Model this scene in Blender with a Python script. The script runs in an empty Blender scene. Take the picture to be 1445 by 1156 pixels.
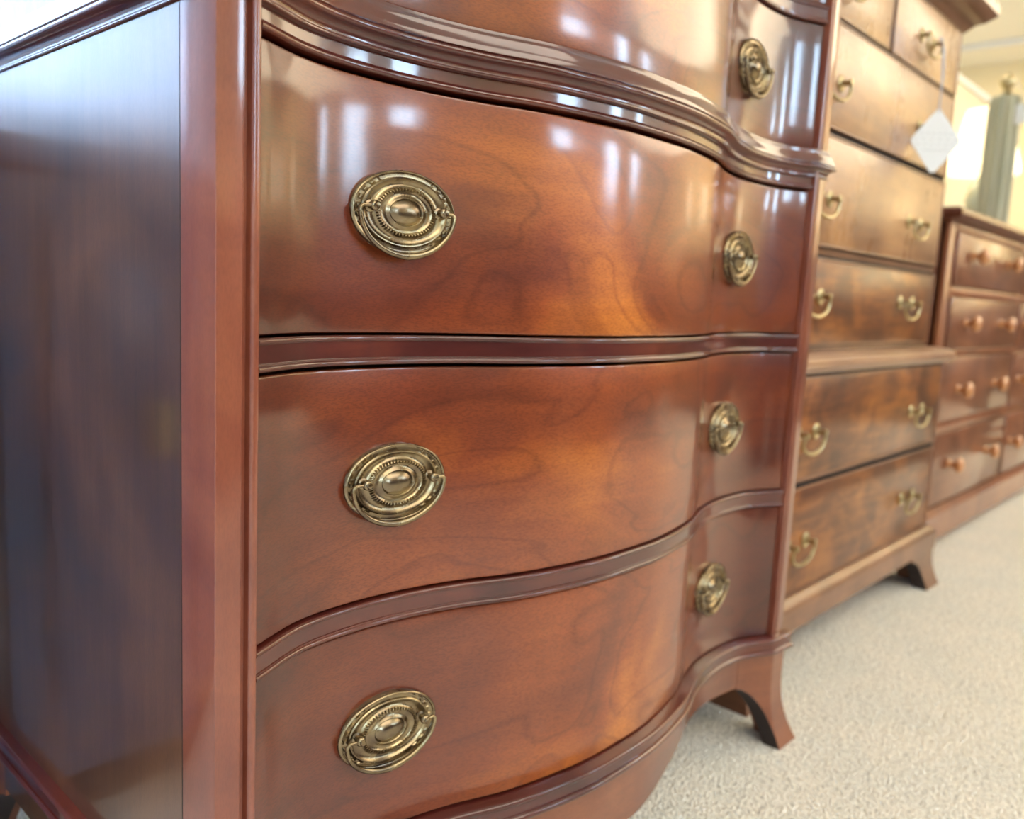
import bpy, bmesh, math, random
from mathutils import Matrix, Vector
random.seed(7)
S = bpy.context.scene
COL = S.collection
PI = math.pi

# ------------------------------------------------------------------ camera
CAM = Vector((-.2529, -.4687, .5984))
YAW, PITCH, ROLL = math.radians(47.7531), math.radians(-7.8161), math.radians(2.8361)
F = Vector((math.sin(YAW)*math.cos(PITCH), math.cos(YAW)*math.cos(PITCH), math.sin(PITCH)))
R0 = F.cross(Vector((0, 0, 1))).normalized(); U0 = R0.cross(F)
RR = R0*math.cos(ROLL) + U0*math.sin(ROLL); UU = -R0*math.sin(ROLL) + U0*math.cos(ROLL)
cd = bpy.data.cameras.new('camera'); cam = bpy.data.objects.new('camera', cd); COL.objects.link(cam)
cam.matrix_world = Matrix(((RR.x, UU.x, -F.x, CAM.x), (RR.y, UU.y, -F.y, CAM.y), (RR.z, UU.z, -F.z, CAM.z), (0, 0, 0, 1)))
cd.sensor_width = 36; cd.lens = 1201.9/1445*36; cd.clip_start = .02; cd.clip_end = 100
cd.dof.use_dof = True; cd.dof.focus_distance = .60; cd.dof.aperture_fstop = 5.0
S.camera = cam
# ------------------------------------------------------------------ world, lights, exposure
w = bpy.data.worlds.new('sky'); S.world = w; w.use_nodes = True
bg = w.node_tree.nodes['Background']; bg.inputs[0].default_value = (.55, .77, 1, 1); bg.inputs[1].default_value = 32
S.view_settings.view_transform = 'Standard'; S.view_settings.look = 'None'
S.view_settings.exposure = -.12; S.view_settings.gamma = 1; S.view_settings.use_curve_mapping = False
CEIL = 2.53
ADDED_PANELS = [(5.1, -2.3, 3.6, 3.0, 175, (1, .84, .60)), (.3, -2.3, 2.6, 2.2, 88, (1, .90, .76)), (5.2, 1.1, 3.0, 1.4, 62, (1, .82, .56)), (-1.2, .9, 1.8, 1.4, 85, (.92, .92, 1))]  # unseen ceiling panels, added and sized for their light and soft reflections
for (x, y, sx_, sy_, en, lc) in ADDED_PANELS:
    l = bpy.data.lights.new('ceiling_fill', 'AREA'); l.shape = 'RECTANGLE'; l.size = sx_-.1; l.size_y = sy_-.1
    l.energy = en; l.color = lc
    o = bpy.data.objects.new('ceiling_fill', l); o.location = (x, y, CEIL-.035); COL.objects.link(o)

# ------------------------------------------------------------------ helpers
def nt(m):
    m.use_nodes = True; t = m.node_tree; return t, t.nodes, t.links, t.nodes['Principled BSDF']
def simple(name, col, rough=.5, metal=0, coat=0, emit=None, es=0, spec=.5):
    m = bpy.data.materials.new(name); t, n, l, b = nt(m)
    b.inputs['Base Color'].default_value = (*col, 1); b.inputs['Roughness'].default_value = rough
    b.inputs['Metallic'].default_value = metal; b.inputs['Coat Weight'].default_value = coat
    b.inputs['Specular IOR Level'].default_value = spec
    if emit: b.inputs['Emission Color'].default_value = (*emit, 1); b.inputs['Emission Strength'].default_value = es
    return m
def noise(n, l, vec, scale, detail=3, rough=.5, dist=0):
    x = n.new('ShaderNodeTexNoise'); x.inputs['Scale'].default_value = scale; x.inputs['Detail'].default_value = detail
    x.inputs['Roughness'].default_value = rough; x.inputs['Distortion'].default_value = dist
    l.new(vec, x.inputs['Vector']); return x
def mapping(n, l, src, scale=(1, 1, 1), loc=(0, 0, 0), rot=(0, 0, 0)):
    x = n.new('ShaderNodeMapping'); x.inputs['Scale'].default_value = scale; x.inputs['Location'].default_value = loc
    x.inputs['Rotation'].default_value = rot; l.new(src, x.inputs['Vector']); return x.outputs[0]
def ramp(n, l, src, stops):
    x = n.new('ShaderNodeValToRGB'); e = x.color_ramp.elements
    while len(e) < len(stops): e.new(.5)
    for i, (p, c) in enumerate(stops):
        e[i].position = p; e[i].color = (*c, 1)
    l.new(src, x.inputs[0]); return x.outputs[0]
def mixc(n, l, a, b, fac, mode='MIX'):
    x = n.new('ShaderNodeMix'); x.data_type = 'RGBA'; x.blend_type = mode
    for s, v in ((6, a), (7, b), (0, fac)):
        if hasattr(v, 'links'): l.new(v, x.inputs[s])
        else: x.inputs[s].default_value = v if not isinstance(v, tuple) else (*v, 1)
    return x.outputs[2]
def wood(name, dark, mid, light, grain='x', coat=1.0, crough=.1, rough=.35, figure=.0, seed=0, fleck=.25, big=5.0, lw=.45, end_shade=0):
    """polished veneer: slow colour drift, long grain along one axis, short pore flecks, optional swirling figure"""
    m = bpy.data.materials.new(name); t, n, l, b = nt(m)
    tc = n.new('ShaderNodeTexCoord').outputs['Object']
    sc = {'x': (1, 1, 9), 'z': (9, 9, 1), 'y': (9, 1, 9)}[grain]
    long_ = noise(n, l, mapping(n, l, tc, tuple(s*5 for s in sc), (seed*3.1, seed, seed*1.7)), 1.6, 6, .6, .4)
    drift = noise(n, l, mapping(n, l, tc, (1, 1, 1.3), (seed*1.3, seed*2.1, seed*.7)), big, 3, .5, .8)
    a = n.new('ShaderNodeMath'); a.operation = 'MULTIPLY_ADD'; l.new(long_.outputs[0], a.inputs[0]); a.inputs[1].default_value = lw
    l.new(drift.outputs[0], a.inputs[2])
    c = ramp(n, l, a.outputs[0], [(.25+lw*.5, dark), (.47+lw*.5, mid), (.69+lw*.5, light)])
    if figure:
        fx = noise(n, l, mapping(n, l, tc, (2.2, 1, 5.2), (seed*2.3+.4, seed, seed*.9), (0, .75-.25*seed, 0)), 1.5, 2.5, .45, .9)
        f = ramp(n, l, fx.outputs[0], [(.30, (.62, .50, .44)), (.40, (.95, .93, .92)), (.475, (.98, .98, .98)), (.492, (.70, .62, .56)), (.51, (1, 1, 1)), (.60, (1.15, 1.18, 1.1)), (.615, (.80, .74, .68)), (.64, (1.1, 1.1, 1.05))])
        c = mixc(n, l, c, f, figure, 'MULTIPLY')
    if end_shade:   # shade painted into the colour towards both ends of the drawer fronts
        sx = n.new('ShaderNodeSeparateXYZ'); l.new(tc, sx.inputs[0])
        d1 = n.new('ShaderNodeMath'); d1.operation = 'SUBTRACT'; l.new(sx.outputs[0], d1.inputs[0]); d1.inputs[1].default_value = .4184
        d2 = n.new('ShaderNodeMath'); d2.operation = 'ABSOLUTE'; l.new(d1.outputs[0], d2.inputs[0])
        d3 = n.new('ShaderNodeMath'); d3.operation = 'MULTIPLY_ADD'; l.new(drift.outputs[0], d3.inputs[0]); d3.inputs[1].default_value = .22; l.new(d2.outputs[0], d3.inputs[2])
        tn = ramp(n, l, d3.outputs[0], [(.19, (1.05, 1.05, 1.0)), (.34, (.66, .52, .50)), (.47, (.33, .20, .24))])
        c = mixc(n, l, c, tn, end_shade, 'MULTIPLY')
    fl = noise(n, l, mapping(n, l, tc, {'x': (260, 260, 900), 'z': (900, 900, 200), 'y': (900, 260, 900)}[grain], (0, 0, 0), (0, .55 if figure else 0, 0)), 1, 2, .6)
    f2 = ramp(n, l, fl.outputs[0], [(.38, (.62, .56, .5)), (.56, (1, 1, 1))])
    c = mixc(n, l, c, f2, fleck, 'MULTIPLY')
    l.new(c, b.inputs['Base Color'])
    b.inputs['Roughness'].default_value = rough; b.inputs['Specular IOR Level'].default_value = .35
    b.inputs['Coat Weight'].default_value = coat; b.inputs['Coat IOR'].default_value = 1.52
    wn = noise(n, l, mapping(n, l, tc, (4, 4, 2)), 6, 4, .6)
    mr = n.new('ShaderNodeMapRange'); l.new(wn.outputs[0], mr.inputs[0]); mr.inputs[3].default_value = crough*.75; mr.inputs[4].default_value = crough*1.3
    l.new(mr.outputs[0], b.inputs['Coat Roughness'])
    bp = n.new('ShaderNodeBump'); bp.inputs['Strength'].default_value = .05; bp.inputs['Distance'].default_value = .0006
    l.new(fl.outputs[0], bp.inputs['Height']); l.new(bp.outputs[0], b.inputs['Normal'])
    bp2 = n.new('ShaderNodeBump'); bp2.inputs['Strength'].default_value = .05; bp2.inputs['Distance'].default_value = .002
    wv2 = noise(n, l, mapping(n, l, tc, (1, 1, .5)), 40, 2, .5); l.new(wv2.outputs[0], bp2.inputs['Height']); l.new(bp2.outputs[0], b.inputs['Coat Normal'])
    return m

def link(name, me, mat, parent=None):
    o = bpy.data.objects.new(name, me); COL.objects.link(o)
    if mat: me.materials.append(mat)
    if parent: o.parent = parent
    return o
def obj(name, bm, mat, parent=None, smooth=True, ang=35):
    bmesh.ops.recalc_face_normals(bm, faces=bm.faces)
    me = bpy.data.meshes.new(name); bm.to_mesh(me); bm.free()
    if smooth:
        for f in me.polygons: f.use_smooth = True
        me.set_sharp_from_angle(angle=math.radians(ang))
    return link(name, me, mat, parent)
def tag(o, label=None, cat=None, group=None, kind=None):
    for k, v in (('label', label), ('category', cat), ('group', group), ('kind', kind)):
        if v: o[k] = v
    return o
def thing(name, label, cat, loc=(0, 0, 0), group=None):
    o = bpy.data.objects.new(name, None); COL.objects.link(o); o.location = loc; o.empty_display_size = .05
    return tag(o, label, cat, group)
def struct(o): o['kind'] = 'structure'; return o
def box(bm, x0, x1, y0, y1, z0, z1, bev=0):
    vs = [bm.verts.new((x, y, z)) for x in (x0, x1) for y in (y0, y1) for z in (z0, z1)]
    fs = [bm.faces.new([vs[i] for i in q]) for q in ((0, 1, 3, 2), (4, 6, 7, 5), (0, 4, 5, 1), (2, 3, 7, 6), (0, 2, 6, 4), (1, 5, 7, 3))]
    if bev:
        es = list({e for f in fs for e in f.edges})
        bmesh.ops.bevel(bm, geom=es, offset=bev, segments=2, profile=.5, affect='EDGES')
    return bm
def boxo(name, dims, mat, parent=None, bev=0):
    return obj(name, box(bmesh.new(), *dims, bev=bev), mat, parent, True, 30)
def prism_z(bm, poly, z0, z1):
    a = [bm.verts.new((x, y, z0)) for x, y in poly]; b = [bm.verts.new((x, y, z1)) for x, y in poly]
    n = len(poly)
    for i in range(n): bm.faces.new((a[i], a[(i+1) % n], b[(i+1) % n], b[i]))
    bm.faces.new(a); bm.faces.new(b); return bm
def sweep(bm, path, prof_, mitre=True):
    """open path of (x,y); closed cross-section of (out,z); out is to the right-hand outer side (towards -y on a front)"""
    N = len(path); rings = []
    for i, (x, y) in enumerate(path):
        ns = []
        for a, b in ((i-1, i), (i, i+1)):
            if a >= 0 and b < N:
                dx, dy = path[b][0]-path[a][0], path[b][1]-path[a][1]; L = math.hypot(dx, dy) or 1
                ns.append((dy/L, -dx/L))
        nx = sum(q[0] for q in ns)/len(ns); ny = sum(q[1] for q in ns)/len(ns)
        k = 1/max(.3, nx*nx+ny*ny)
        rings.append([bm.verts.new((x+nx*k*o, y+ny*k*o, z)) for o, z in prof_])
    M = len(prof_)
    for a, b in zip(rings, rings[1:]):
        for j in range(M): bm.faces.new((a[j], b[j], b[(j+1) % M], a[(j+1) % M]))
    bm.faces.new(rings[0]); bm.faces.new(rings[-1]); return bm
def lathe(bm, pts, seg=24, M=Matrix()):
    """pts (r,h) about local z"""
    rings = []
    for r, h in pts:
        if r < 1e-6: rings.append([bm.verts.new(M @ Vector((0, 0, h)))])
        else: rings.append([bm.verts.new(M @ Vector((r*math.cos(2*PI*k/seg), r*math.sin(2*PI*k/seg), h))) for k in range(seg)])
    for a, b in zip(rings, rings[1:]):
        for k in range(seg):
            q = [a[k % len(a)], a[(k+1) % len(a)], b[(k+1) % len(b)], b[k % len(b)]]
            q = list(dict.fromkeys(q))
            if len(q) > 2: bm.faces.new(q)
    for r in (rings[0], rings[-1]):
        if len(r) > 1: bm.faces.new(r)
    return bm
def tube(bm, pts, rad, seg=10):
    pts = [Vector(p) for p in pts]; rings = []
    for i, p in enumerate(pts):
        d = (pts[min(i+1, len(pts)-1)]-pts[max(i-1, 0)]).normalized()
        u = d.cross(Vector((0, 0, 1)))
        if u.length < .1: u = d.cross(Vector((1, 0, 0)))
        u.normalize(); v = d.cross(u); r = rad[i] if isinstance(rad, (list, tuple)) else rad
        rings.append([bm.verts.new(p+u*r*math.cos(2*PI*k/seg)+v*r*math.sin(2*PI*k/seg)) for k in range(seg)])
    # keep frames aligned
    for a, b in zip(rings, rings[1:]):
        best = min(range(seg), key=lambda s: sum((a[k].co-b[(k+s) % seg].co).length for k in range(0, seg, 2)))
        b[:] = b[best:]+b[:best]
        for k in range(seg): bm.faces.new((a[k], a[(k+1) % seg], b[(k+1) % seg], b[k]))
    bm.faces.new(rings[0]); bm.faces.new(rings[-1]); return bm
def copy_tree(o, parent=None):
    c = o.copy(); COL.objects.link(c)
    if parent: c.parent = parent
    for ch in [q for q in bpy.data.objects if q.parent == o]: copy_tree(ch, c)
    return c

# ------------------------------------------------------------------ materials
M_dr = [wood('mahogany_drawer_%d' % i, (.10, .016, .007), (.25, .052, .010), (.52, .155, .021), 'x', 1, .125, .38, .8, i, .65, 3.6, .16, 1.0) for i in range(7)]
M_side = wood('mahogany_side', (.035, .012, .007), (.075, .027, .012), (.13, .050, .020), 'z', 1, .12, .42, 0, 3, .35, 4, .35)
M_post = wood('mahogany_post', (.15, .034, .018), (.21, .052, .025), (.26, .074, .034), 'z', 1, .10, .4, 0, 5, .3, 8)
M_rail = wood('mahogany_moulding', (.042, .006, .006), (.075, .012, .009), (.125, .024, .012), 'x', 1, .07, .30, 0, 8, .2, 8)
M_apron = wood('mahogany_apron', (.12, .030, .014), (.19, .052, .022), (.26, .08, .03), 'x', 1, .16, .4, 0, 9, .3, 6)
M_dark = simple('raw_dark_inside', (.012, .008, .007), .9); M_cut = simple('shaded_cut_edge', (.02, .010, .009), .6)  # cut edge: shadow under the chest put into its colour
M_c2 = wood('walnut_drawer', (.050, .014, .005), (.15, .046, .011), (.33, .115, .022), 'x', .55, .16, .42, .35, 2, .3, 7)
M_c2u = wood('walnut_drawer_glare', (.19, .082, .034), (.32, .150, .058), (.44, .22, .085), 'x', 1, .28, .45, .3, 5, .3, 6)  # upper drawers: glare from the wall put into a lighter wood colour
M_c2f = wood('walnut_frame', (.13, .052, .024), (.20, .083, .036), (.28, .12, .054), 'x', .8, .2, .42, 0, 4, .3, 6)
M_c3 = wood('cherry_drawer', (.12, .040, .018), (.19, .068, .032), (.25, .095, .045), 'x', .9, .15, .4, 0, 6, .2, 5)
M_c3f = wood('cherry_frame', (.16, .048, .020), (.24, .078, .032), (.31, .115, .046), 'z', .9, .15, .4, 0, 7, .2, 5)
M_c3d = wood('cherry_side', (.07, .018, .010), (.10, .026, .013), (.13, .036, .018), 'z', .8, .2, .4, 0, 7, .2, 5)

def brass_mat(name, a, b_, rough):
    m = bpy.data.materials.new(name); t, n, l, b = nt(m)
    tc = n.new('ShaderNodeTexCoord').outputs['Object']
    x = noise(n, l, tc, 45, 2, .5); c = ramp(n, l, x.outputs[0], [(.35, a), (.65, b_)]); l.new(c, b.inputs['Base Color'])
    b.inputs['Metallic'].default_value = 1
    mr = n.new('ShaderNodeMapRange'); l.new(x.outputs[0], mr.inputs[0]); mr.inputs[3].default_value = rough*.8; mr.inputs[4].default_value = rough*1.3
    l.new(mr.outputs[0], b.inputs['Roughness']); return m
M_brass = brass_mat('antique_brass', (.155, .118, .085), (.34, .27, .155), .26)
M_brass2 = brass_mat('old_brass', (.40, .33, .18), (.55, .46, .27), .35)

# carpet
M_floor = bpy.data.materials.new('loop_carpet'); t, n, l, b = nt(M_floor)
tc = n.new('ShaderNodeTexCoord').outputs['Object']
v = n.new('ShaderNodeTexVoronoi'); v.inputs['Scale'].default_value = 260; l.new(tc, v.inputs['Vector'])
x1 = noise(n, l, tc, 150, 3, .7); x2 = noise(n, l, tc, 9, 4, .6)
c = ramp(n, l, x1.outputs[0], [(.34, (.50, .50, .47)), (.48, (.84, .825, .77)), (.62, (.95, .94, .90))])
c = mixc(n, l, c, ramp(n, l, x2.outputs[0], [(.4, (.92, .94, .92)), (.6, (1, .99, .95))]), .8, 'MULTIPLY')
l.new(c, b.inputs['Base Color']); b.inputs['Roughness'].default_value = .95; b.inputs['Specular IOR Level'].default_value = .1
bp = n.new('ShaderNodeBump'); bp.inputs['Strength'].default_value = .8; bp.inputs['Distance'].default_value = .004
l.new(v.outputs[0], bp.inputs['Height']); l.new(bp.outputs[0], b.inputs['Normal'])

def paint(name, col, bump=.1):
    m = simple(name, col, .75); t, n, l, b = nt(m)
    x = noise(n, l, n.new('ShaderNodeTexCoord').outputs['Object'], 60, 3); bp = n.new('ShaderNodeBump')
    bp.inputs['Strength'].default_value = bump; bp.inputs['Distance'].default_value = .002
    l.new(x.outputs[0], bp.inputs['Height']); l.new(bp.outputs[0], b.inputs['Normal']); return m
M_ceil = paint('ceiling_paint', (.88, .84, .72)); M_wall = paint('cream_wall_paint', (.90, .76, .48))
M_part = paint('partition_paint', (.80, .72, .50)); M_trim = simple('white_trim', (.8, .8, .78), .4)
M_wallB = paint('grey_wall_paint', (.58, .68, .82))

# ------------------------------------------------------------------ room
X0, X1, Y0, Y1 = -3.2, 7.3, -4.5, 2.2
struct(boxo('floor', (X0, X1, Y0, Y1, -.05, 0), M_floor)); struct(boxo('ceiling', (X0, X1, Y0, Y1, CEIL, CEIL+.08), M_ceil))
struct(boxo('wall_right', (X1, X1+.1, Y0, Y1, 0, CEIL), M_wall)); struct(boxo('wall_left', (X0-.1, X0, Y0, Y1, 0, CEIL), M_wallB))
M_glass = bpy.data.materials.new('window_glass'); t, n, l, b = nt(M_glass)
n.remove(b); g = n.new('ShaderNodeBsdfTransparent'); g2 = n.new('ShaderNodeBsdfGlossy'); g2.inputs['Roughness'].default_value = .02
mx = n.new('ShaderNodeMixShader'); mx.inputs[0].default_value = .06; l.new(g.outputs[0], mx.inputs[1]); l.new(g2.outputs[0], mx.inputs[2])
l.new(mx.outputs[0], n['Material Output'].inputs[0])
wn = [0]
def wall_with_windows(name, y0, y1, wins, mat):
    bm = bmesh.new(); x = X0
    for (a, b_, z0, z1) in wins:
        box(bm, x, a, y0, y1, 0, CEIL); box(bm, a, b_, y0, y1, 0, z0); box(bm, a, b_, y0, y1, z1, CEIL); x = b_
    box(bm, x, X1, y0, y1, 0, CEIL); struct(obj(name, bm, mat, None, False))
    ym = (y0+y1)/2
    for (a, b_, z0, z1) in wins:
        wn[0] += 1
        e = bpy.data.objects.new('window_%d' % wn[0], None); COL.objects.link(e); struct(e); e.location = ((a+b_)/2, ym, z0)
        def pt(nm, dims, m):
            d = (dims[0]-(a+b_)/2, dims[1]-(a+b_)/2, dims[2]-ym, dims[3]-ym, dims[4]-z0, dims[5]-z0); return boxo(nm, d, m, e)
        bm = bmesh.new(); cx = (a+b_)/2
        for d in ((a, a+.05, ym-.04, ym+.04, z0, z1), (b_-.05, b_, ym-.04, ym+.04, z0, z1), (a+.05, b_-.05, ym-.04, ym+.04, z0, z0+.05), (a+.05, b_-.05, ym-.04, ym+.04, z1-.05, z1)):
            box(bm, d[0]-cx, d[1]-cx, d[2]-ym, d[3]-ym, d[4]-z0, d[5]-z0)
        obj('window_frame', bm, M_trim, e, False)
        pt('pane', (a+.05, b_-.05, ym-.002, ym+.002, z0+.05, z1-.05), M_glass)
wall_with_windows('wall_front', Y0-.12, Y0, [(-2.3, -1.5, 1.1, 2.3), (2.15, 2.85, 1.70, 2.38), (3.65, 4.35, 1.3, 2.35), (5.6, 6.25, 1.5, 2.35)], M_wall)
wall_with_windows('wall_back', Y1, Y1+.12, [(-1.35, -.05, 1.0, 2.35)], M_wallB)  # rear window unseen, added to brighten the reflection in the chest side
M_sheer = bpy.data.materials.new('added_sheer_voile'); t, n, l, b = nt(M_sheer); n.remove(b)
g = n.new('ShaderNodeBsdfTranslucent'); g.inputs[0].default_value = (.27, .28, .32, 1); l.new(g.outputs[0], n['Material Output'].inputs[0])
bm = bmesh.new(); vv = [[bm.verts.new((-1.45+.0375*i, Y1-.06+.02*math.sin(i*1.3), z)) for z in (.92, 2.42)] for i in range(41)]
for a, b_ in zip(vv, vv[1:]): bm.faces.new((a[0], b_[0], b_[1], a[1]))
tag(obj('added_sheer', bm, M_sheer), 'unseen sheer curtain added to dim the added rear window, behind and left of the mahogany chest', 'curtain')  # voile added to dim daylight from the rear window
for (x, y, a, b_, en, lc), lb in zip(ADDED_PANELS, ('large added luminous ceiling panel over the front right of the showroom', 'added luminous ceiling panel over the place where the photographer stands',
        'long added luminous ceiling panel over the far right, beyond the table lamp', 'small added luminous ceiling panel behind and left of the mahogany chest')):
    e = thing('added_ceiling_light', lb, 'light', (x, y, CEIL-.03)); a /= 2; b_ /= 2
    bm = bmesh.new()
    for d in ((-a, a, -b_, -b_+.04), (-a, a, b_-.04, b_), (-a, -a+.04, -b_+.04, b_-.04), (a-.04, a, -b_+.04, b_-.04)): box(bm, d[0], d[1], d[2], d[3], -.008, .03)
    obj('light_frame', bm, M_trim, e, False)

# ------------------------------------------------------------------ the serpentine chest
W, XIN, D, DEP = .8368, .0306, .478, 1.26
NOD = [-.0247, -.0234, -.0162, -.0051, .0126, .024, .0278, .0225, .0018]
def prof(x):
    u = min(abs(x-W/2)/(W/2-XIN), 1); i = min(int(u*8), 7); t_ = u*8-i
    g = lambda k: NOD[abs(k)] if k <= 8 else 2*NOD[8]-NOD[7]
    a, b, c, d = g(i-1), g(i), g(i+1), g(i+2)
    return .5*((2*b)+(-a+c)*t_+(2*a-5*b+4*c-d)*t_*t_+(-a+3*b-3*c+d)*t_**3)
def slope(x): return (prof(x+.003)-prof(x-.003))/.006
NS = 120
XS = [XIN+(W-2*XIN)*i/NS for i in range(NS+1)]
front = [(x, prof(x)) for x in XS]
def shifted(off): return [(x, prof(x)-off*math.sqrt(1+slope(x)**2)) for x in XS]
wrap = [(0, D), (0, 0)] + [(x, y) for x, y in front] + [(W, 0), (W, D)]
def arc(cx, cz, r, a0, a1, n_=6): return [(cx+r*math.cos(math.radians(a0+(a1-a0)*i/n_)), cz+r*math.sin(math.radians(a0+(a1-a0)*i/n_))) for i in range(n_+1)]

chest = thing('chest_of_drawers', 'tall glossy mahogany chest with serpentine front and oval brass pulls, nearest the camera', 'chest of drawers')
# carcass, side panels, posts
boxo('carcass', (.012, W-.012, .048, D-.012, .10, 1.25), M_dark, chest)
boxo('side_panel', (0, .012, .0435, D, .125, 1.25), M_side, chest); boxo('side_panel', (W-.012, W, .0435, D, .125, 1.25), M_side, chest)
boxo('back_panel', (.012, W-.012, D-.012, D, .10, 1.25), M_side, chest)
pp = [(.0, .0422), (.0, .0010), (.0003, .0003), (.0010, 0), (.0172, 0), (.0180, .0006), (.0182, .0045), (.0222, .0045), (.0228, .0012)] + \
     [(.0228+.0032-.0032*math.cos(math.radians(a)), .0012-.0026*math.sin(math.radians(a))) for a in range(20, 180, 20)] + [(.0292, .0016), (.0292, .0422)]
for mir in (0, 1):
    q = [(x, y) for x, y in pp] if not mir else [(W-x, y) for x, y in reversed(pp)]
    obj('post', prism_z(bmesh.new(), q, .125, 1.25), M_post, chest, True, 25)
    x = .0015 if not mir else W-.0015
    boxo('groove', (x-.0014, x+.0014, .0422, .0436, .125, 1.25), M_dark, chest)
# rails: two beads with a flat between
def rail(zt, zb_, name='rail', mat=None):
    fl = -.0022; r = .0021
    sec = [(-.03, zt)]+[(fl, zt)]+arc(-.0021, zt-r, r, 90, -70, 7)+[(fl, zt-2*r-.0002)]+[(fl, zb_+2*r+.0012), (fl+.0010, zb_+2*r+.0010)]+arc(-.0021, zb_+r, r, 70, -90, 7)+[(fl, zb_), (-.03, zb_)]
    return obj(name, sweep(bmesh.new(), front, sec), mat or M_rail, chest, True, 40)
rail(.5624, .5407); rail(.3580, .3370); rail(.9640, .9430); rail(1.1090, 1.0880)
# frieze rail just below the waist moulding
sec = [(-.03, .761), (-.0030, .761), (-.0030, .7515), (-.0018, .7512)]+arc(-.0021, .7478, .0024, 70, -90, 7)+[(-.03, .7452)]
obj('rail', sweep(bmesh.new(), front, sec), M_rail, chest, True, 40)
# waist moulding wraps both sides
wm = [(-.008, .7600), (.0010, .7600)] + arc(.0012, .7613, .0012, -80, 60, 4) + [(.0016, .7632), (.0020, .7655), (.0034, .7680), (.0058, .7696), (.0078, .7702)] + arc(.0084, .7728, .0025, -75, 75, 7) + \
     [(.0082, .7758), (.0094, .7766), (.0092, .7784), (.0078, .7812), (.0060, .7850), (.0048, .7880), (.0046, .7890), (.0036, .7893), (.0034, .7915), (.0020, .7920), (.0016, .7940), (-.008, .7942)]
wm = [(o_*.85, z_) for o_, z_ in wm]
obj('waist_moulding', sweep(bmesh.new(), wrap, wm), M_rail, chest, True, 30)
# base moulding
bmld = [(-.03, .1565), (.0040, .1565), (.0075, .1562)] + arc(.0085, .1535, .0027, 80, -75, 7) + [(.0085, .1500), (.0085, .1408), (.0100, .1405)] + arc(.0090, .1372, .0030, 70, -85, 7) + [(.0060, .1335), (-.010, .1335)]
obj('base_moulding', sweep(bmesh.new(), wrap, bmld), M_rail, chest, True, 30)
# top board
tb = [(-.02, 1.250), (.004, 1.250), (.006, 1.256), (.012, 1.260), (.020, 1.263), (.024, 1.268), (.024, 1.274), (.020, 1.279), (-.02, 1.279)]
obj('cornice', sweep(bmesh.new(), wrap, tb), M_rail, chest, True, 30)
bm = bmesh.new(); prism_z(bm, [(x, y) for x, y in wrap], 1.272, 1.2795); obj('top_board', bm, M_apron, chest)
# apron with a shaped lower edge (front) and side aprons
def sm(a, b, x): t_ = max(0, min(1, (x-a)/(b-a))); return t_*t_*(3-2*t_)
def apron_z(x):
    d = abs(x-W/2); return .070+.028*sm(.02, .17, d)-.006*sm(.20, .33, d)
def blade(bm, cols, ztop, th=.016):
    """cols: list of (x,y,nx,ny,zb,flare(z)->out): vertical curtain with thickness"""
    NZ = 10; outer = []; inner = []
    for (x, y, nx, ny, zb_, fl) in cols:
        a = []; c_ = []
        for k in range(NZ+1):
            z = ztop+(zb_-ztop)*k/NZ; o = fl(z)
            a.append(bm.verts.new((x+nx*o, y+ny*o, z))); c_.append(bm.verts.new((x+nx*(o-th), y+ny*(o-th), z)))
        outer.append(a); inner.append(c_)
    for L in (outer, inner):
        for a, c_ in zip(L, L[1:]):
            for k in range(NZ): bm.faces.new((a[k], c_[k], c_[k+1], a[k+1]))
    for a, c_ in ((outer[0], inner[0]), (outer[-1], inner[-1])):
        for k in range(NZ): bm.faces.new((a[k], a[k+1], c_[k+1], c_[k]))
    for i in range(len(cols)-1):
        q = bm.faces.new((outer[i][-1], outer[i+1][-1], inner[i+1][-1], inner[i][-1])); q.material_index = 1; bm.faces.new((outer[i][0], inner[i][0], inner[i+1][0], outer[i+1][0]))
    return bm
z0f = lambda z: .004
cols = []
for x in [.082+(W-.164)*i/90 for i in range(91)]:
    s = slope(x); L = math.hypot(s, 1); cols.append((x, prof(x), s/L, -1/L, apron_z(x), z0f))
obj('apron', blade(bmesh.new(), cols, .136), M_apron, chest)
for sx in (0, 1):
    cols = [((0 if not sx else W), .082+(D-.164)*i/20, (-1 if not sx else 1), 0, .098, z0f) for i in range(21)]
    obj('side_apron', blade(bmesh.new(), cols, .136), M_side, chest)
def flare(z): return .004+.020*max(0, (.088-z)/.088)**2.0
def foot(cx, cy, sx, sy):
    """splayed bracket foot round the corner (cx,cy); sx,sy point outward; the front run follows the serpentine"""
    def zb_(s): return 0 if s < .026 else .090*math.sqrt(max(0, 1-((.082-s)/.056)**1.6)) if s < .082 else .090
    cols = []
    S_ = [.082, .080, .077, .073, .068, .062, .056, .050, .044, .038, .032, .027, .0259, .018, .010]
    for s in S_:
        x = cx-sx*s; y = prof(x)*(1 if sy < 0 else 0) if s > .030 and sy < 0 else 0
        cols.append((x, cy+(y if sy < 0 else 0), 0, sy, zb_(s), flare))
    cols.append((cx, cy, sx, sy, 0, flare))
    for s in reversed(S_): cols.append((cx, cy-sy*s, sx, 0, zb_(s), flare))
    o = obj('foot', blade(bmesh.new(), cols, .136, .024), M_apron, chest); o.data.materials.append(M_cut); return o
foot(0, 0, -1, -1); foot(W, 0, 1, -1); foot(0, D, -1, 1); foot(W, D, 1, 1)

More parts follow.
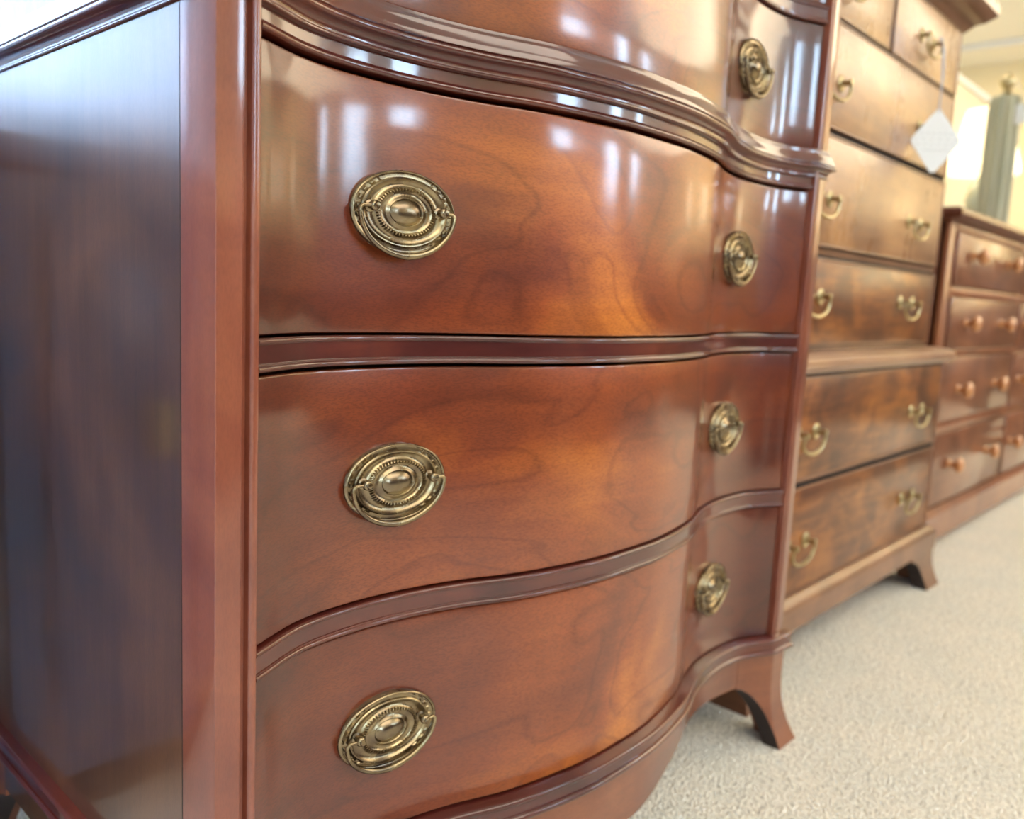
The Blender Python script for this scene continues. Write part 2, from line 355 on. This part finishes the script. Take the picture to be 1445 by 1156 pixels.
# brass pull meshes (local: x right, y up, z out)
PA, PB = .0455, .0302
def plate_mesh():
    bm = bmesh.new(); SEG = 216
    rs = [(1.0, -.0050), (1.0, .0010), (.985, .0018), (.965, .0022), (.945, .0019), (.93, .0009), (.915, .0008), (.90, .0008), (.87, .0008), (.835, .0009), (.825, .0020), (.80, .0027), (.775, .0026),
          (.745, .0016), (.70, .0007), (.65, .0004), (.60, .0010), (.57, .0021), (.555, .0034), (.535, .0038), (.515, .0036), (.50, .0026), (.47, .0017), (.42, .0014), (.37, .0020), (.34, .0030), (.322, .0033), (.305, .0028), (.295, .0021), (.275, .0027), (.22, .0044), (.14, .0056), (.06, .0061)]
    rings = []
    for j, (r, h) in enumerate(rs):
        ring = []
        for k in range(SEG):
            a = 2*PI*k/SEG; hh = h
            if .50 < r < .56: hh += .0009*(1 if k % 4 < 2 else -1)          # knurled bead
            if .86 < r < .905:
                side = abs(math.cos(a))
                if side > .55 and (k//4) % 2 == 0: hh += .0013                    # fretted border on both flanks
            # rings become rounder towards the middle
            b_ = PB*r*(1+.06*(1-r))
            ring.append(bm.verts.new((PA*r*math.cos(a), b_*math.sin(a), hh)))
        rings.append(ring)
    for a, b_ in zip(rings, rings[1:]):
        for k in range(SEG): bm.faces.new((a[k], a[(k+1) % SEG], b_[(k+1) % SEG], b_[k]))
    c_ = bm.verts.new((0, 0, .0062))
    for k in range(SEG): bm.faces.new((rings[-1][k], rings[-1][(k+1) % SEG], c_))
    bm.faces.new(list(reversed(rings[0])))
    return bm
def bail_mesh():
    bm = bmesh.new(); pts = []; rd = []
    ax, bz = PA*.90, PB*1.03; n_ = 36
    pts.append((-.0290, .0022, .0078)); rd.append(.0012); pts.append((-.0345, .0020, .0077)); rd.append(.0014); pts.append((-.0385, .0019, .0068)); rd.append(.0015)
    for i in range(n_+1):
        a = PI+(PI)*i/n_
        x, y = ax*math.cos(a), bz*math.sin(a)
        e = abs(math.cos(a)); pts.append((x, y-.0005*(1-e), .0044+.0022*e**4)); rd.append(.0017+.0011*(1-e))
    pts.append((.0385, .0019, .0068)); rd.append(.0015); pts.append((.0345, .0020, .0077)); rd.append(.0014); pts.append((.0290, .0022, .0078)); rd.append(.0012)
    return tube(bm, pts, rd, 10)
def post_mesh():
    bm = bmesh.new()
    lathe(bm, [(.0040, 0), (.0042, .0015), (.0026, .0025), (.0021, .0050), (.0032, .0068), (.0038, .0085), (.0038, .0110), (.0030, .0126), (.0020, .0132), (.0022, .0139), (.0025, .0150), (.0018, .0163), (0, .0167)], 18)
    return bm
def mk(name, bm, mat, ang=40):
    o = obj(name, bm, mat, None, True, ang); me = o.data; bpy.data.objects.remove(o); return me
ME_plate = mk('pull_plate', plate_mesh(), M_brass, 32); ME_bail = mk('bail', bail_mesh(), M_brass); ME_post = mk('pull_post', post_mesh(), M_brass)
def put(name, me, parent, M):
    o = bpy.data.objects.new(name, me); COL.objects.link(o); o.parent = parent; o.matrix_local = M; return o
XP = .1630
OUTD = -.0040                                     # drawer face sits behind the beads
def drawer(z0, z1, k, zp=None):
    bm = bmesh.new(); x0, x1 = .0306, W-.0306; NX = 110; XX = [x0+(x1-x0)*i/NX for i in range(NX+1)]
    zs = [(z0, -.0012), (z0+.0008, -.0003), (z0+.0022, 0)] + [(z0+.0022+(z1-z0-.0044)*i/6, 0) for i in range(1, 6)] + [(z1-.0022, 0), (z1-.0008, -.0003), (z1, -.0012)]
    G = []
    for x in XX:
        s = math.sqrt(1+slope(x)**2); e = min(x-x0, x1-x); eo = -.0010*max(0, 1-e/.002)
        G.append([bm.verts.new((x, prof(x)-(OUTD+o+eo)*s, z)) for z, o in zs])
    B = [[bm.verts.new((x, max(.047, prof(x)+.018), z)) for z in (z0, z1)] for x in XX]
    for i in range(NX):
        for j in range(len(zs)-1): bm.faces.new((G[i][j], G[i+1][j], G[i+1][j+1], G[i][j+1]))
        bm.faces.new((G[i][0], B[i][0], B[i+1][0], G[i+1][0])); bm.faces.new((G[i][-1], G[i+1][-1], B[i+1][1], B[i][1])); bm.faces.new((B[i][0], B[i][1], B[i+1][1], B[i+1][0]))
    for i in (0, NX): bm.faces.new(G[i]+[B[i][1], B[i][0]])
    d = obj('drawer', bm, M_dr[k], chest, True, 30)
    zp = zp or (z0+z1)/2
    for xp in (XP, W-XP):
        s = slope(xp); nx, ny = s, -1; L = math.hypot(nx, ny); nx /= L; ny /= L
        P = Vector((xp, prof(xp), zp)) - Vector((nx, ny, 0))*(-OUTD-.0042)
        Z = Vector((nx, ny, 0)); Y = Vector((0, 0, 1)); X = Y.cross(Z)
        M = Matrix(((X.x, Y.x, Z.x, P.x), (X.y, Y.y, Z.y, P.y), (X.z, Y.z, Z.z, P.z), (0, 0, 0, 1)))
        put('pull_plate', ME_plate, d, M); put('bail', ME_bail, d, M)
        for sx in (-1, 1):
            put('pull_post', ME_post, d, M @ Matrix.Translation((sx*.0300, .0022, .0004)) @ Matrix.Diagonal((1, 1, .74, 1)))
    return d
GAP = .0014
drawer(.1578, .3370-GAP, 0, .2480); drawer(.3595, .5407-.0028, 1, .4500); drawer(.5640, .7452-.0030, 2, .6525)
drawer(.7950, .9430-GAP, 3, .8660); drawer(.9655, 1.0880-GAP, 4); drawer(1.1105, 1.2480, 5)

# ------------------------------------------------------------------ chest on chest behind
c2 = thing('chest_on_chest', 'brown walnut chest on chest with bail pulls, between the mahogany chest and the dresser', 'chest of drawers', (1.35, .33, 0))
def P2(name, dims, mat, bev=.0015, parent=None):
    d = (dims[0]-1.35, dims[1]-1.35, dims[2]-.33, dims[3]-.33, dims[4], dims[5])
    return boxo(name, d, mat, parent or c2, bev)
def off(path, dx=-1.35, dy=-.33): return [(x+dx, y+dy) for x, y in path]
LX0, LX1, LY, BY = .895, 1.74, .083, .55
UX0, UX1, UY = .92, 1.69, .108
P2('carcass', (LX0, LX1, LY+.004, BY, .10, .495), M_c2f); P2('carcass', (UX0, UX1, UY+.004, BY, .52, 1.17), M_c2f)
ls = off([(LX0, BY), (LX0, LY), (LX1, LY), (LX1, BY)]); us = off([(UX0, BY), (UX0, UY), (UX1, UY), (UX1, BY)])
obj('waist_moulding', sweep(bmesh.new(), ls, [(-.06, .496), (.003, .496), (.006, .502), (.014, .505), (.016, .512), (.014, .519), (.002, .524), (-.02, .528), (-.06, .528)]), wood('walnut_ledge_lit', (.26, .13, .075), (.36, .19, .105), (.42, .24, .13), 'x', .8, .3, .42, 0, 4, .2, 6), c2)  # ledge paler than the frame: its lit top is put into the colour
obj('base_moulding', sweep(bmesh.new(), ls, [(-.01, .135), (.004, .135), (.008, .128), (.016, .122), (.018, .116), (.018, .082), (-.01, .082)]), M_c2f, c2)
obj('cornice', sweep(bmesh.new(), us, [(-.02, 1.165), (.002, 1.165), (.008, 1.172), (.016, 1.180), (.030, 1.186), (.045, 1.198), (.050, 1.203), (.050, 1.222), (-.02, 1.222)]),
    wood('walnut_cornice', (.12, .05, .025), (.17, .075, .035), (.21, .09, .045), 'x', .8, .2, .4, 0, 4, .3, 6), c2)
P2('top_board', (UX0, UX1, UY, BY, 1.21, 1.222), M_c2f)
def foot2(cx, cy, sx, sy):
    cols = []
    def zb_(s): return 0 if s < .050 else .072*math.sqrt(max(0, 1-((.12-s)/.07)**1.8)) if s < .12 else .074
    fl = lambda z: .016+.016*max(0, (.07-z)/.07)**2
    S_ = [.12, .115, .108, .10, .09, .08, .07, .06, .051, .0499, .03, .015]
    for s in S_: cols.append((cx-sx*s, cy, 0, sy, zb_(s), fl))
    cols.append((cx, cy, sx, sy, 0, fl))
    for s in reversed(S_): cols.append((cx, cy-sy*s, sx, 0, zb_(s), fl))
    o = obj('foot', blade(bmesh.new(), cols, .10, .03), M_c2f, c2); o.data.materials.append(M_cut); return o
for sx in (-1, 1):
    for sy in (-1, 1): foot2((LX0 if sx < 0 else LX1)-1.35, (LY if sy < 0 else BY)-.33, sx, sy)
# bail pull with two rosettes (local x right, y up, z out)
def rosette2():
    return lathe(bmesh.new(), [(.0125, 0), (.0130, .0015), (.0105, .0028), (.0095, .0020), (.0060, .0026), (.0045, .0060), (.0040, .0120), (.0055, .0150), (.0050, .0185), (0, .0200)], 20)
def bail2():
    pts = [(-.034, 0, .014)]+[(-.040+.0005*i, -.004-.004*i, .0145) for i in range(3)]
    for i in range(13):
        a = PI+PI*i/12; pts.append((.040*math.cos(a), -.012+.020*math.sin(a), .0135))
    pts += [(.040-.0005*i, -.004-.004*i, .0145) for i in (2, 1, 0)]+[(.034, 0, .014)]
    return tube(bmesh.new(), pts, .0028, 8)
ME_ros2 = mk('rosette', rosette2(), M_brass2); ME_bail2 = mk('bail', bail2(), M_brass2)
def cockbead(x0, x1, z0, z1, y, par, mat, r=.0035):
    bm = bmesh.new()
    for d in ((x0-r, x1+r, z1, z1+r), (x0-r, x1+r, z0-r, z0), (x0-r, x0, z0, z1), (x1, x1+r, z0, z1)): box(bm, d[0], d[1], y-.004, y+.004, d[2], d[3], .001)
    return obj('cockbead', bm, mat, par)
def drawer2(x0, x1, z0, z1, y, pulls, zp=None, bead=True):
    d = P2('drawer', (x0, x1, y-.003, y+.02, z0, z1), M_c2u if z0 > .69 else M_c2, .0015)
    if bead: cockbead(x0-1.35, x1-1.35, z0, z1, y-.33, d, M_c2f)
    zp = zp or (z0+z1)/2
    for xp in pulls:
        M = Matrix(((1, 0, 0, xp-1.35), (0, 0, -1, y-.003-.33), (0, 1, 0, zp), (0, 0, 0, 1)))
        put('bail', ME_bail2, d, M)
        for sx in (-1, 1): put('rosette', ME_ros2, d, M @ Matrix.Translation((sx*.034, 0, 0)))
    return d
def gapstrip(x0, x1, z0, z1, y): P2('shadow_gap', (x0, x1, y-.0004, y+.006, z0-.001, z1+.0045), M_dark, 0)
PL2 = (1.045, 1.570); PU2 = (1.070, 1.515)
for (z0, z1, zp) in ((.142, .310, .222), (.328, .488, .402)):
    gapstrip(LX0+.020, LX1-.020, z0-.004, z1+.004, LY); drawer2(LX0+.024, LX1-.024, z0, z1, LY, PL2, zp)
for (z0, z1, zp) in ((.540, .674, .616), (.699, .863, .770), (.880, 1.030, .946)):
    gapstrip(UX0+.016, UX1-.016, z0-.004, z1+.004, UY); drawer2(UX0+.020, UX1-.020, z0, z1, UY, PU2, zp)
for (a, b_, pc) in ((UX0+.020, 1.291, 1.10), (1.309, UX1-.020, 1.475)):
    gapstrip(a-.004, b_+.004, 1.038, 1.162, UY); drawer2(a, b_, 1.042, 1.158, UY, (pc,), 1.100)

# hang tag on the top right pull
M_tag = simple('tag_card', (.80, .84, .86), .6); M_str = simple('tag_string', (.50, .55, .66), .7)
M_ink = simple('pencil_grey', (.55, .58, .60), .8)

# ------------------------------------------------------------------ knobbed dresser further along
c3 = thing('dresser', 'long reddish cherry dresser with round wooden knobs at the right edge', 'dresser', (2.67, .38, 0))
def P3(name, dims, mat, bev=.0015, parent=None):
    d = (dims[0]-2.67, dims[1]-2.67, dims[2]-.38, dims[3]-.38, dims[4], dims[5]); return boxo(name, d, mat, parent or c3, bev)
DX0, DX1, DY, DB = 1.95, 3.39, .163, .60
P3('carcass', (DX0+.012, DX1-.012, DY+.010, DB, .09, .815), M_dark)
P3('side_panel', (DX0, DX0+.012, DY+.01, DB, .09, .815), M_c3d); P3('side_panel', (DX1-.012, DX1, DY+.01, DB, .09, .815), M_c3d)
ds = off([(DX0, DB), (DX0, DY), (DX1, DY), (DX1, DB)], -2.67, -.38)
obj('top_board', sweep(bmesh.new(), ds, [(-.40, .818), (.012, .818), (.024, .824), (.028, .832), (.026, .842), (.018, .848), (-.40, .848)]), M_c3d, c3)
P3('top_fill', (DX0+.1, DX1-.1, DY+.1, DB, .820, .8478), M_c3d)
obj('plinth', sweep(bmesh.new(), ds, [(-.03, .105), (.004, .105), (.010, .098), (.016, .090), (.016, .022), (.010, .018), (-.03, .018)]), M_c3f, c3)
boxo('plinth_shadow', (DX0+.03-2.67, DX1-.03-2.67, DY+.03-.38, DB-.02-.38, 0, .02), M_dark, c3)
CX = [(2.005, 2.680), (2.715, 3.335)]
for a, b_ in ((DX0, 2.0), (2.685, 2.710), (3.34, DX1)): P3('stile', (a, b_, DY, DY+.02, .10, .818), M_c3f)
RZ = [(.112, .300, .212), (.330, .492, .408), (.512, .640, .577), (.668, .795, .745)]
for z0, z1 in ((.302, .328), (.494, .510), (.642, .666), (.797, .818)): P3('rail', (DX0+.02, DX1-.02, DY+.0005, DY+.02, z0, z1), M_c3f)
M_knob = wood('turned_cherry_knob', (.42, .16, .055), (.52, .22, .08), (.60, .28, .10), 'y', 1, .12, .35, 0, 3, .1, 6)
ME_knob = mk('knob', lathe(bmesh.new(), [(.012, 0), (.0125, .003), (.0080, .008), (.0080, .014), (.014, .019), (.0200, .025), (.0205, .030), (.016, .036), (.007, .0392), (0, .0395)], 24), M_knob)
for ci, (a, b_) in enumerate(CX):
    for (z0, z1, zp) in RZ:
        d = P3('drawer', (a, b_, DY-.006, DY+.015, z0, z1), M_c3, .004)
        for xp in ((2.135, 2.490) if ci == 0 else (2.775, 3.20)):
            M = Matrix(((1, 0, 0, xp-2.67), (0, 0, -1, DY-.0055-.38), (0, 1, 0, zp), (0, 0, 0, 1))); put('knob', ME_knob, d, M)

# ------------------------------------------------------------------ far background
struct(boxo('wall_middle', (1.85, 4.42, .78, .86, 0, 1.62), M_part)); struct(boxo('trim_1', (1.83, 4.44, .765, .875, 1.62, 1.645), M_trim))
M_shade = simple('lamp_shade_cloth', (.95, .90, .78), .8, emit=(1, .80, .48), es=2.6)
M_cel = simple('celadon_glaze', (.50, .56, .48), .2, coat=1)
def table_lamp(x, y, z, label, group=None, k=1.0, power=8):
    e = thing('table_lamp', label, 'lamp', (x, y, z), group)
    obj('lamp_base', lathe(bmesh.new(), [(.055*k, 0), (.055*k, .012), (.03*k, .02), (.022*k, .05), (.045*k, .10), (.052*k, .16), (.035*k, .22), (.014*k, .25), (.010*k, .27), (.008*k, .29)], 28), M_cel, e)
    bm = bmesh.new(); r0, r1, h0, h1 = .135*k, .080*k, .30, .30+.22*k; SEG = 48
    pts = [(r0, h0), (r0*.995, h0+.004), (r1, h1)]
    R_ = [[bm.verts.new((r*(1+.012*(kk % 2))*math.cos(2*PI*kk/SEG), r*(1+.012*(kk % 2))*math.sin(2*PI*kk/SEG), h)) for kk in range(SEG)] for r, h in pts]
    R_ += [[bm.verts.new(((r-.002)*math.cos(2*PI*kk/SEG), (r-.002)*math.sin(2*PI*kk/SEG), h)) for kk in range(SEG)] for r, h in reversed(pts)]
    for i in range(len(R_)):
        a, c_ = R_[i], R_[(i+1) % len(R_)]
        for kk in range(SEG): bm.faces.new((a[kk], a[(kk+1) % SEG], c_[(kk+1) % SEG], c_[kk]))
    obj('lamp_shade', bm, M_shade, e)
    obj('shade_trim', lathe(bmesh.new(), [(r0+.004, h0-.035), (r0+.006, h0-.035), (r0+.003, h0-.004), (r0+.001, h0-.004)], 40), M_shade, e)
    obj('finial', lathe(bmesh.new(), [(.003, h0-.02), (.003, h1+.01), (.009, h1+.02), (.006, h1+.03), (0, h1+.035)], 12), M_brass2, e)
    return e
M_navy = wood('blue_painted_wood', (.02, .07, .16), (.03, .09, .20), (.04, .11, .23), 'x', .6, .2, .5, 0, 1, .1)
def console(x0, x1, y0, y1, h, label, mat, name='console_table'):
    cx, cy = (x0+x1)/2, (y0+y1)/2; e = thing(name, label, 'table', (cx, cy, 0)); a, b_ = (x1-x0)/2, (y1-y0)/2
    boxo('tabletop', (-a, a, -b_, b_, h-.03, h), mat, e, .004); boxo('apron', (-a+.03, a-.03, -b_+.03, b_-.03, h-.12, h-.03), mat, e, .002)
    for sx in (-1, 1):
        for sy in (-1, 1):
            cxx, cyy = sx*(a-.05), sy*(b_-.05); boxo('leg', (cxx-.022, cxx+.022, cyy-.022, cyy+.022, 0, h-.03), mat, e, .003)
    return e

# ---- lamp, drape and neighbours
console(3.60, 4.0, .42, .74, .92, 'small dark console table carrying the lit table lamp beyond the dresser', M_c3d)
table_lamp(3.75, .585, .92, 'lit table lamp with white cloth shade glowing in the top right corner', None, 1.0)
M_drape = bpy.data.materials.new('sage_fabric'); t, n, l, b = nt(M_drape)
tc = n.new('ShaderNodeTexCoord').outputs['Object']; x = noise(n, l, mapping(n, l, tc, (30, 30, 2)), 2, 3)
l.new(ramp(n, l, x.outputs[0], [(.35, (.36, .37, .27)), (.65, (.52, .50, .36))]), b.inputs['Base Color']); b.inputs['Roughness'].default_value = .9
dr = thing('fabric_stand', 'narrow grey-green drape hung on a brass finial stand beside the lit lamp', 'drape', (3.475, .46, 0))
bm = bmesh.new(); SEG = 72; R_ = []
for z in (.12, .5, .9, 1.2, 1.38, 1.425, 1.435):
    k = 1 if z < 1.4 else (.9 if z < 1.43 else .35)
    R_.append([bm.verts.new(((.036+.006*math.sin(9*2*PI*i/SEG))*k*math.cos(2*PI*i/SEG), (.054+.006*math.sin(9*2*PI*i/SEG))*k*math.sin(2*PI*i/SEG), z)) for i in range(SEG)])
for a, c_ in zip(R_, R_[1:]):
    for i in range(SEG): bm.faces.new((a[i], a[(i+1) % SEG], c_[(i+1) % SEG], c_[i]))
bm.faces.new(R_[0]); bm.faces.new(R_[-1]); obj('drape', bm, M_drape, dr, True, 60)
obj('pole', lathe(bmesh.new(), [(.050, 0), (.050, .012), (.03, .025), (.012, .04), (.012, 1.44)], 24), M_brass2, dr)
obj('finial', lathe(bmesh.new(), [(.014, 1.436), (.020, 1.440), (.012, 1.450), (.020, 1.462), (.027, 1.478), (.024, 1.494), (.012, 1.504), (.008, 1.512), (0, 1.516)], 24), M_brass2, dr)
tg = thing('hang_tag', 'small white tag hanging from the finial stand at the right edge', 'tag', (3.405, .385, 1.44))
obj('string', tube(bmesh.new(), [(.05, .05, .045), (.0, .0, -.02), (0, 0, -.06)], .0012, 6), M_str, tg)
boxo('card', (-.0008, .0008, -.02, .02, -.13, -.06), M_tag, tg)

# white diamond tag hanging from the walnut chest's top right pull
tag_ = thing('price_tag', 'white diamond-shaped paper tag hanging by a string on the walnut chest on chest', 'tag', (1.470, .070, .915))
a = math.radians(52)
def rotz(p): return (p[0]*math.cos(a)+p[1]*math.sin(a), -p[0]*math.sin(a)+p[1]*math.cos(a), p[2])
bm = bmesh.new(); h = .057; w_ = .044
poly = [(0, h*.93), (w_*.06, h), (w_, .004), (w_, -.004), (.004, -h), (-.004, -h), (-w_, -.004), (-w_, .004), (-w_*.06, h)]
f0 = [bm.verts.new(rotz((x, -.0006, z))) for x, z in poly]; f1 = [bm.verts.new(rotz((x, .0006, z))) for x, z in poly]
bm.faces.new(f0); bm.faces.new(list(reversed(f1)))
for i in range(len(poly)): bm.faces.new((f0[i], f0[(i+1) % len(poly)], f1[(i+1) % len(poly)], f1[i]))
obj('card', bm, M_tag, tag_, False)
obj('string', tube(bmesh.new(), [(.0, .012, .185), (-.004, .004, .17), (-.002, 0, .12), (.001, 0, .09), (0, 0, .050)], .0016, 6), M_str, tag_)
obj('string', tube(bmesh.new(), [(.012, .012, .187), (.006, .004, .16), (.003, 0, .12), (.002, 0, .09), (0, 0, .050)], .0014, 6), M_str, tag_)
bm = bmesh.new()
for k_, (zz, ww) in enumerate(((.012, .030), (.002, .040), (-.008, .034), (-.018, .022))):
    for i in range(6):
        x = -ww+2*ww*i/5.5; 
        vs = [bm.verts.new(rotz((x+dx, -.0009, zz+dz))) for dx, dz in ((0, 0), (.006, .001), (.0065, .0024), (.0005, .0014))]; bm.faces.new(vs)
obj('faint_handwriting', bm, M_ink, tag_, False)

# unseen furniture, placed outside the frame for the polish to mirror
M_dk = wood('added_dark_oak', (.035, .012, .007), (.06, .020, .010), (.09, .032, .015), 'x', .7, .2)
def sideboard(x0, x1, y0, y1, h, face, label, mat, cat='cabinet'):
    cx, cy = (x0+x1)/2, (y0+y1)/2; e = thing('added_sideboard', label, cat, (cx, cy, 0)); a, b_ = (x1-x0)/2, (y1-y0)/2
    boxo('body', (-a, a, -b_, b_, .06, h-.03), mat, e, .003); boxo('top_board', (-a-.015, a+.015, -b_-.015, b_+.015, h-.03, h), mat, e, .004)
    boxo('plinth', (-a+.03, a-.03, -b_+.03, b_-.03, 0, .06), M_dark, e)
    n_ = 3
    for i in range(n_):
        if face in 'yY':
            s_ = 1 if face == 'Y' else -1; d = (-a+.03+i*(2*a-.06)/n_+.01, -a+.03+(i+1)*(2*a-.06)/n_-.01, *sorted((s_*b_, s_*(b_+.014))), .10, h-.07)
            k = ((d[0]+d[1])/2, s_*(b_+.02), h*.6)
        else:
            s_ = 1 if face == 'X' else -1; d = (*sorted((s_*a, s_*(a+.014))), -b_+.03+i*(2*b_-.06)/n_+.01, -b_+.03+(i+1)*(2*b_-.06)/n_-.01, .10, h-.07)
            k = (s_*(a+.02), (d[2]+d[3])/2, h*.6)
        dd = boxo('door', d, mat, e, .003)
        boxo('handle', (k[0]-.012, k[0]+.012, k[1]-.012, k[1]+.012, k[2]-.03, k[2]+.03), M_brass2, dd, .004)
    return e
sideboard(6.75, 7.25, -2.6, .62, 1.0, 'x', 'added dark oak sideboard against the far wall, carrying two lit lamps, outside the frame', M_dk)
table_lamp(6.98, -.86, 1.0, 'lit table lamp on the far sideboard, the one nearer its left end', None, 1.5)
table_lamp(6.98, -1.75, 1.0, 'lit table lamp on the far sideboard, the one nearer its right end', None, 1.5)
sideboard(1.9, 3.5, -4.45, -4.0, 1.15, 'Y', 'added dark oak sideboard under the first window of the front wall, outside the frame', M_dk)
sideboard(3.9, 5.9, -4.45, -4.0, 1.10, 'Y', 'added dark oak sideboard under the far window of the front wall, outside the frame', M_dk)
sideboard(-.80, -.016, .44, .92, .725, 'y', 'blue painted cabinet added to shade the left side of the mahogany chest, outside the frame', M_navy)  # unseen, added to keep light off the rear of the side panel

sideboard(-.45, 1.35, -2.35, -1.90, .78, 'Y', 'dark oak sideboard added in the aisle to darken reflections, facing the mahogany chest, outside the frame', M_dk)  # unseen aisle pieces, added to darken what the drawer fronts reflect
sideboard(1.60, 3.50, -2.35, -1.90, .80, 'Y', 'dark oak sideboard added in the aisle to darken reflections, facing the walnut chest on chest, outside the frame', M_dk)
sideboard(3.75, 5.90, -2.35, -1.90, .80, 'Y', 'dark oak sideboard added in the aisle to darken reflections, beyond the cherry dresser, outside the frame', M_dk)

sideboard(4.25, 4.75, -1.55, .08, .68, 'x', 'low dark oak sideboard added to darken reflections, facing back along the row of chests, outside the frame', M_dk)  # unseen, added to block bright carpet from the reflections
